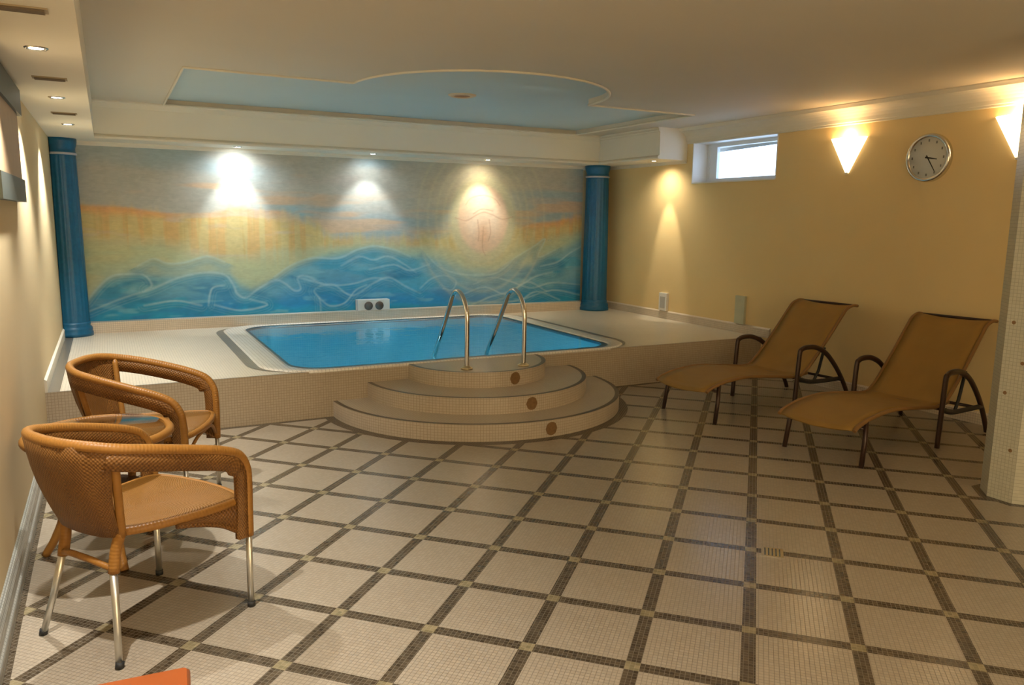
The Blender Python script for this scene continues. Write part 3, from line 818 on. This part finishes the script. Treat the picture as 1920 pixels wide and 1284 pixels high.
# ------------------------------------------------------------------ rattan armchair (x forward, y left)
def make_chair(name):
    root = empty(name, (0, 0, 0))
    half = [(-.33, 0, .795), (-.322, .09, .795), (-.29, .17, .79), (-.225, .235, .775), (-.11, .272, .75), (.03, .29, .715), (.15, .292, .68),
            (.225, .291, .645), (.262, .288, .59), (.272, .284, .53), (.274, .28, .42), (.272, .28, .30)]
    hs_ = bez(half, 5)
    def mir(P): return [Vector((p[0], -p[1], p[2])) for p in P]
    full = mir(hs_)[::-1] + hs_[1:]
    ntop = next(i for i, p in enumerate(hs_) if p.z < .46)
    # rolled cane rim
    MB().tube(full, .019, 10).build('arm_rail', m_rim_w, root)
    # woven bands under the arms, running down the front posts
    for sgn in (1, -1):
        rows = []
        for i, p in enumerate(hs_):
            if p.x < -.262 and p.y < .21: continue
            t_ = hs_[min(i+1, len(hs_)-1)] - hs_[max(i-1, 0)]; t_.normalize()
            inn = Vector((t_.z, 0, -t_.x)); inn.normalize()
            if inn.x > 0 and i > 20: inn = -inn
            wdt = .075 if p.z > .6 else .055
            q = p + inn*wdt
            rows.append([(p.x, sgn*(p.y+.014), p.z), (q.x, sgn*(q.y+.010), q.z), (q.x, sgn*(q.y-.014), q.z), (p.x, sgn*(p.y-.014), p.z)])
        m_ = MB(); m_.grid(rows, True, closed_v=True); m_.build('arm_band', m_wick, root)
    # curved woven back
    low = bez([(-.225, 0, .44), (-.222, .06, .44), (-.215, .10, .44), (-.20, .135, .44), (-.185, .16, .44)], 4)
    up_ = [p for p in hs_ if p.x <= -.235]
    k_ = len(low); ups = [up_[int(round(i*(len(up_)-1)/(k_-1)))] for i in range(k_)]
    lf, uf = mir(low)[::-1] + low[1:], mir(ups)[::-1] + ups[1:]
    rows = []; 
    for a, b_ in zip(lf, uf):
        row = []
        for q in range(7):
            s_ = q/6; p = a.lerp(b_, s_); p.x += -.018*math.sin(s_*PI) ; row.append(p)
        back = [p + Vector((-.016 if abs(p.y) < .15 else -.010, .010*(1 if p.y > 0 else -1) if abs(p.y) > .1 else 0, 0)) for p in row][::-1]
        rows.append(row + back)
    m_ = MB(); m_.grid(rows, True, closed_v=True); m_.face(list(range(14))); m_.face([len(m_.v)-14+q for q in range(14)])
    m_.build('backrest', m_wick, root)
    # seat
    ol = bez([(-.22, 0, 0), (-.21, .09, 0), (-.18, .15, 0), (-.10, .20, 0), (.05, .245, 0), (.20, .262, 0), (.262, .235, 0), (.292, .12, 0), (.30, 0, 0)], 4)
    ring = [(p.x, p.y) for p in ol] + [(p.x, -p.y) for p in ol[::-1][1:-1]]
    rws = []
    for x_, y_ in ring:
        rws.append([(x_*.001, y_*.001, .457), (x_*.6, y_*.6, .457), (x_*.93, y_*.93, .465), (x_*.985, y_*.985, .462), (x_, y_, .45), (x_*.985, y_*.985, .435), (x_*.9, y_*.9, .432), (x_*.001, y_*.001, .435)])
    m_ = MB(); m_.grid(rws, True, closed_u=True); m_.build('seat', m_seat_w, root)
    MB().tube([(x_, y_, .45) for x_, y_ in ring], .016, 8, closed=True).build('seat_edge', m_rim_w, root)
    # aprons under the seat sides
    for sgn in (1, -1):
        lowc = bez([(.262, .272, .305), (.22, .268, .335), (.15, .262, .38), (.05, .25, .415), (-.02, .235, .43)], 4)
        n_ = len(lowc); topc = [Vector((a.x, a.y, .44)) for a in lowc]
        rows = []
        for a, b_ in zip(lowc, topc):
            rows.append([(a.x, sgn*(a.y+.008), a.z), (b_.x, sgn*(b_.y+.008), b_.z), (b_.x, sgn*(b_.y-.008), b_.z), (a.x, sgn*(a.y-.008), a.z)])
        m_ = MB(); m_.grid(rows, True, closed_v=True); m_.tube([(p.x, sgn*p.y, p.z) for p in lowc], .010, 8)
        m_.build('side_apron', m_wick, root)
    MB().tube(bez([(-.215, -.14, .325), (-.235, -.07, .345), (-.24, 0, .35), (-.235, .07, .345), (-.215, .14, .325)], 5), .012, 8).build('stretcher', m_rim_w, root)
    MB().tube(bez([(.268, -.275, .33), (.285, -.14, .41), (.285, 0, .42), (.285, .14, .41), (.268, .275, .33)], 4), .009, 8).build('front_rail', m_rim_w, root)
    # legs
    for sgn in (1, -1):
        m_ = MB(); m_.tube([(.272, sgn*.28, .33), (.270, sgn*.279, .15), (.270, sgn*.279, .006)], .0125, 12)
        lg = m_.build('leg', m_alu, root)
        MB().tube([(.270, sgn*.279, .022), (.270, sgn*.279, 0)], .0155, 12).build('foot_cap', m_black, lg)
        m_ = MB(); m_.tube([(-.213, sgn*.142, .34), (-.238, sgn*.18, .17), (-.268, sgn*.221, .006)], [.0135, .0125, .0115], 12)
        lg = m_.build('leg', m_alu, root)
        MB().tube([(-.264, sgn*.221, .022), (-.269, sgn*.222, 0)], .0145, 12).build('foot_cap', m_black, lg)
        m_ = MB(); m_.tube(bez([(-.185, sgn*.16, .46), (-.20, sgn*.145, .39), (-.215, sgn*.146, .31)], 4), .020, 10)
        m_.tube(bez([(-.185, sgn*.162, .44), (-.215, sgn*.20, .60), (-.237, sgn*.226, .77)], 5), .015, 10)
        m_.build('rear_post', m_rim_w, root)
    return root
ch1 = make_chair('rattan_armchair')
ch1.location = (.045, 3.13, 0); ch1.rotation_euler = (0, 0, math.radians(34))
tag(ch1, 'near rattan armchair with woven seat and aluminium legs in front of the round table', 'chair', 'rattan armchairs by the left wall')
ch2 = copy_tree(ch1)
ch2.location = (.13, 4.39, 0); ch2.rotation_euler = (0, 0, math.radians(-22))
ch2['label'] = 'farther rattan armchair between the round table and the raised pool deck'
# round rattan table with glass top
tb_ = empty('rattan_table', (-.085, 3.86, 0), label='round rattan side table with glass top between the two armchairs', cat='table')
TZ = .585
MB().lathe([(0, TZ-.035), (.27, TZ-.035), (.27, TZ-.008), (0, TZ-.008)], n=48).build('tabletop', m_seat_w, tb_)
MB().tube([(.292*math.cos(2*PI*k/48), .292*math.sin(2*PI*k/48), TZ-.018) for k in range(48)], .02, 10, closed=True).build('table_edge', m_rim_w, tb_)
MB().lathe([(.255, TZ-.09), (.262, TZ-.09), (.27, TZ-.03), (.263, TZ-.03)], n=48).build('apron', m_wick, tb_)
gt, nt, b = newmat('table glass')
mixn = nt.nodes.new('ShaderNodeMixShader'); tb2 = nt.nodes.new('ShaderNodeBsdfTransparent'); gb = nt.nodes.new('ShaderNodeBsdfGlossy')
gb.inputs['Roughness'].default_value = .05; L(nt, front_fresnel(nt, 1.35), mixn.inputs[0]); L(nt, tb2.outputs[0], mixn.inputs[1]); L(nt, gb.outputs[0], mixn.inputs[2]); L(nt, mixn.outputs[0], nt.nodes['Material Output'].inputs[0])
MB().lathe([(0, TZ-.003), (.272, TZ-.003), (.274, TZ+.001), (.272, TZ+.004), (0, TZ+.004)], n=48).build('glass_top', gt, tb_)
for k in range(3):
    a = math.radians(164 + 120*k); c_, s_ = math.cos(a), math.sin(a)
    MB().tube(bez([(r_*c_, r_*s_, z_) for r_, z_ in ((.23, TZ-.06), (.20, .46), (.17, .34), (.175, .20), (.22, .08), (.265, .004))], 5), .018, 10).build('leg', m_rim_w, tb_)
MB().lathe([(0, .30), (.165, .30), (.175, .31), (.165, .32), (0, .32)], n=36).build('lower_shelf', m_wick, tb_)
# red brown stool at the bottom edge
st = empty('wooden_stool', (.0, 1.832, 0), rz=math.radians(-4), label='red brown wooden stool cut off by the bottom edge of the picture', cat='stool')
def bevbox(x0, y0, z0, x1, y1, z1, r=.006):
    m_ = MB(); b0 = rrect(x0, y0, x1, y1, r*2, 3)
    ins = rrect(x0+r, y0+r, x1-r, y1-r, r*1.2, 3)
    m_.grid([[(c_[0], c_[1], z0), (a[0], a[1], z0+r), (a[0], a[1], z1-r), (c_[0], c_[1], z1)] for a, c_ in zip(b0, ins)], True, closed_u=True)
    m_.plate(ins, [], z1); m_.plate(ins, [], z0, flip=True); return m_
bevbox(-.11, -.16, .41, .11, .12, .44, .008).build('seat_board', m_redwood, st)
bevbox(-.095, -.14, .34, .095, .10, .41, .006).build('frame', m_redwood, st)
for sx in (-.085, .085):
    for sy in (-.13, .09): bevbox(sx-.014, sy-.014, 0, sx+.014, sy+.014, .35, .003).build('leg', m_redwood, st)

# ------------------------------------------------------------------ sun loungers (x towards the head end)
def make_lounger():
    root = empty('sun_lounger', (0, 0, 0))
    leg_prof = bez([(-.90, 0, .262), (-.87, 0, .28), (-.81, 0, .30), (-.68, 0, .325), (-.45, 0, .34), (-.15, 0, .315), (.12, 0, .285), (.30, 0, .30)], 6)
    def sling(prof, w, name, sag):
        rows = []
        for p in prof:
            row = []
            for k in range(9):
                s_ = k/8*2-1; row.append((p.x - (.05*(1-s_*s_) if p.x < -.86 else 0), s_*w, p.z - sag*(1-s_*s_)))
            rows.append(row + [(q[0], q[1], q[2]-.008) for q in row[::-1]])
        m_ = MB(); n_ = len(rows[0]); m_.grid(rows, True, closed_v=True)
        m_.face(list(range(n_))); m_.face([len(m_.v)-n_+q for q in range(n_)]); return m_.build(name, m_sling, root)
    sling(leg_prof, .265, 'seat_sling', .012)
    bp = bez([(.18, 0, .265), (.30, 0, .34), (.45, 0, .48), (.60, 0, .635), (.72, 0, .765), (.78, 0, .82), (.86, 0, .845), (.93, 0, .84)], 6)
    sling(bp, .27, 'back_sling', .018)
    for sgn in (1, -1):
        m_ = MB(); m_.tube([(p.x, sgn*.275, p.z-.006) for p in leg_prof], .014, 8); m_.build('seat_rail', m_piping, root)
        m_ = MB(); m_.tube([(p.x, sgn*.28, p.z-.004) for p in bp], .013, 8); m_.build('back_rail', m_piping, root)
        # arm, front post and rear leg in one bent bar
        m_ = MB(); m_.tube(bez([(.085, sgn*.33, 0), (.10, sgn*.33, .25), (.115, sgn*.33, .48), (.135, sgn*.33, .515), (.20, sgn*.33, .53), (.32, sgn*.33, .52), (.46, sgn*.33, .46), (.60, sgn*.33, .34), (.72, sgn*.33, .20), (.81, sgn*.33, .06), (.84, sgn*.33, 0)], 5), .021, 10, flat=.8)
        m_.build('armrest_frame', m_dframe, root)
        m_ = MB(); m_.tube([(-.80, sgn*.285, 0), (-.775, sgn*.28, .16), (-.76, sgn*.272, .305)], .0165, 10); m_.build('leg', m_dframe, root)
        m_ = MB(); m_.tube(bez([(.11, sgn*.33, .27), (.30, sgn*.31, .225), (.50, sgn*.31, .215), (.70, sgn*.33, .22)], 4), .019, 8)
        m_.tube([(.36, sgn*.30, .22), (.44, sgn*.285, .30), (.50, sgn*.285, .50)], .012, 6); m_.build('recliner_bracket', m_black, root)
        m_ = MB(); m_.tube([(.17, sgn*.262, .268), (.17, sgn*.30, .268)], .02, 10); m_.build('hinge_knob', m_dframe, root)
    for a, b_, r_ in (((-.77, -.275, .25), (-.77, .275, .25), .010), ((.17, -.33, .262), (.17, .33, .262), .013),
                      ((.72, -.33, .20), (.72, .33, .20), .012), ((.93, -.28, .835), (.93, .28, .835), .011)):
        MB().tube([a, b_], r_, 8).build('crossbar', m_dframe, root)
    return root
l1 = make_lounger()
l1.location = (4.88, 4.79, 0); l1.rotation_euler = (0, 0, math.radians(5))
tag(l1, 'mustard sling sun lounger nearer the raised deck', 'sun lounger', 'sun loungers along the yellow wall')
l2 = copy_tree(l1); l2.location = (4.96, 3.58, 0); l2.rotation_euler = (0, 0, math.radians(8))
l2['label'] = 'mustard sling sun lounger nearer the mosaic pillar'
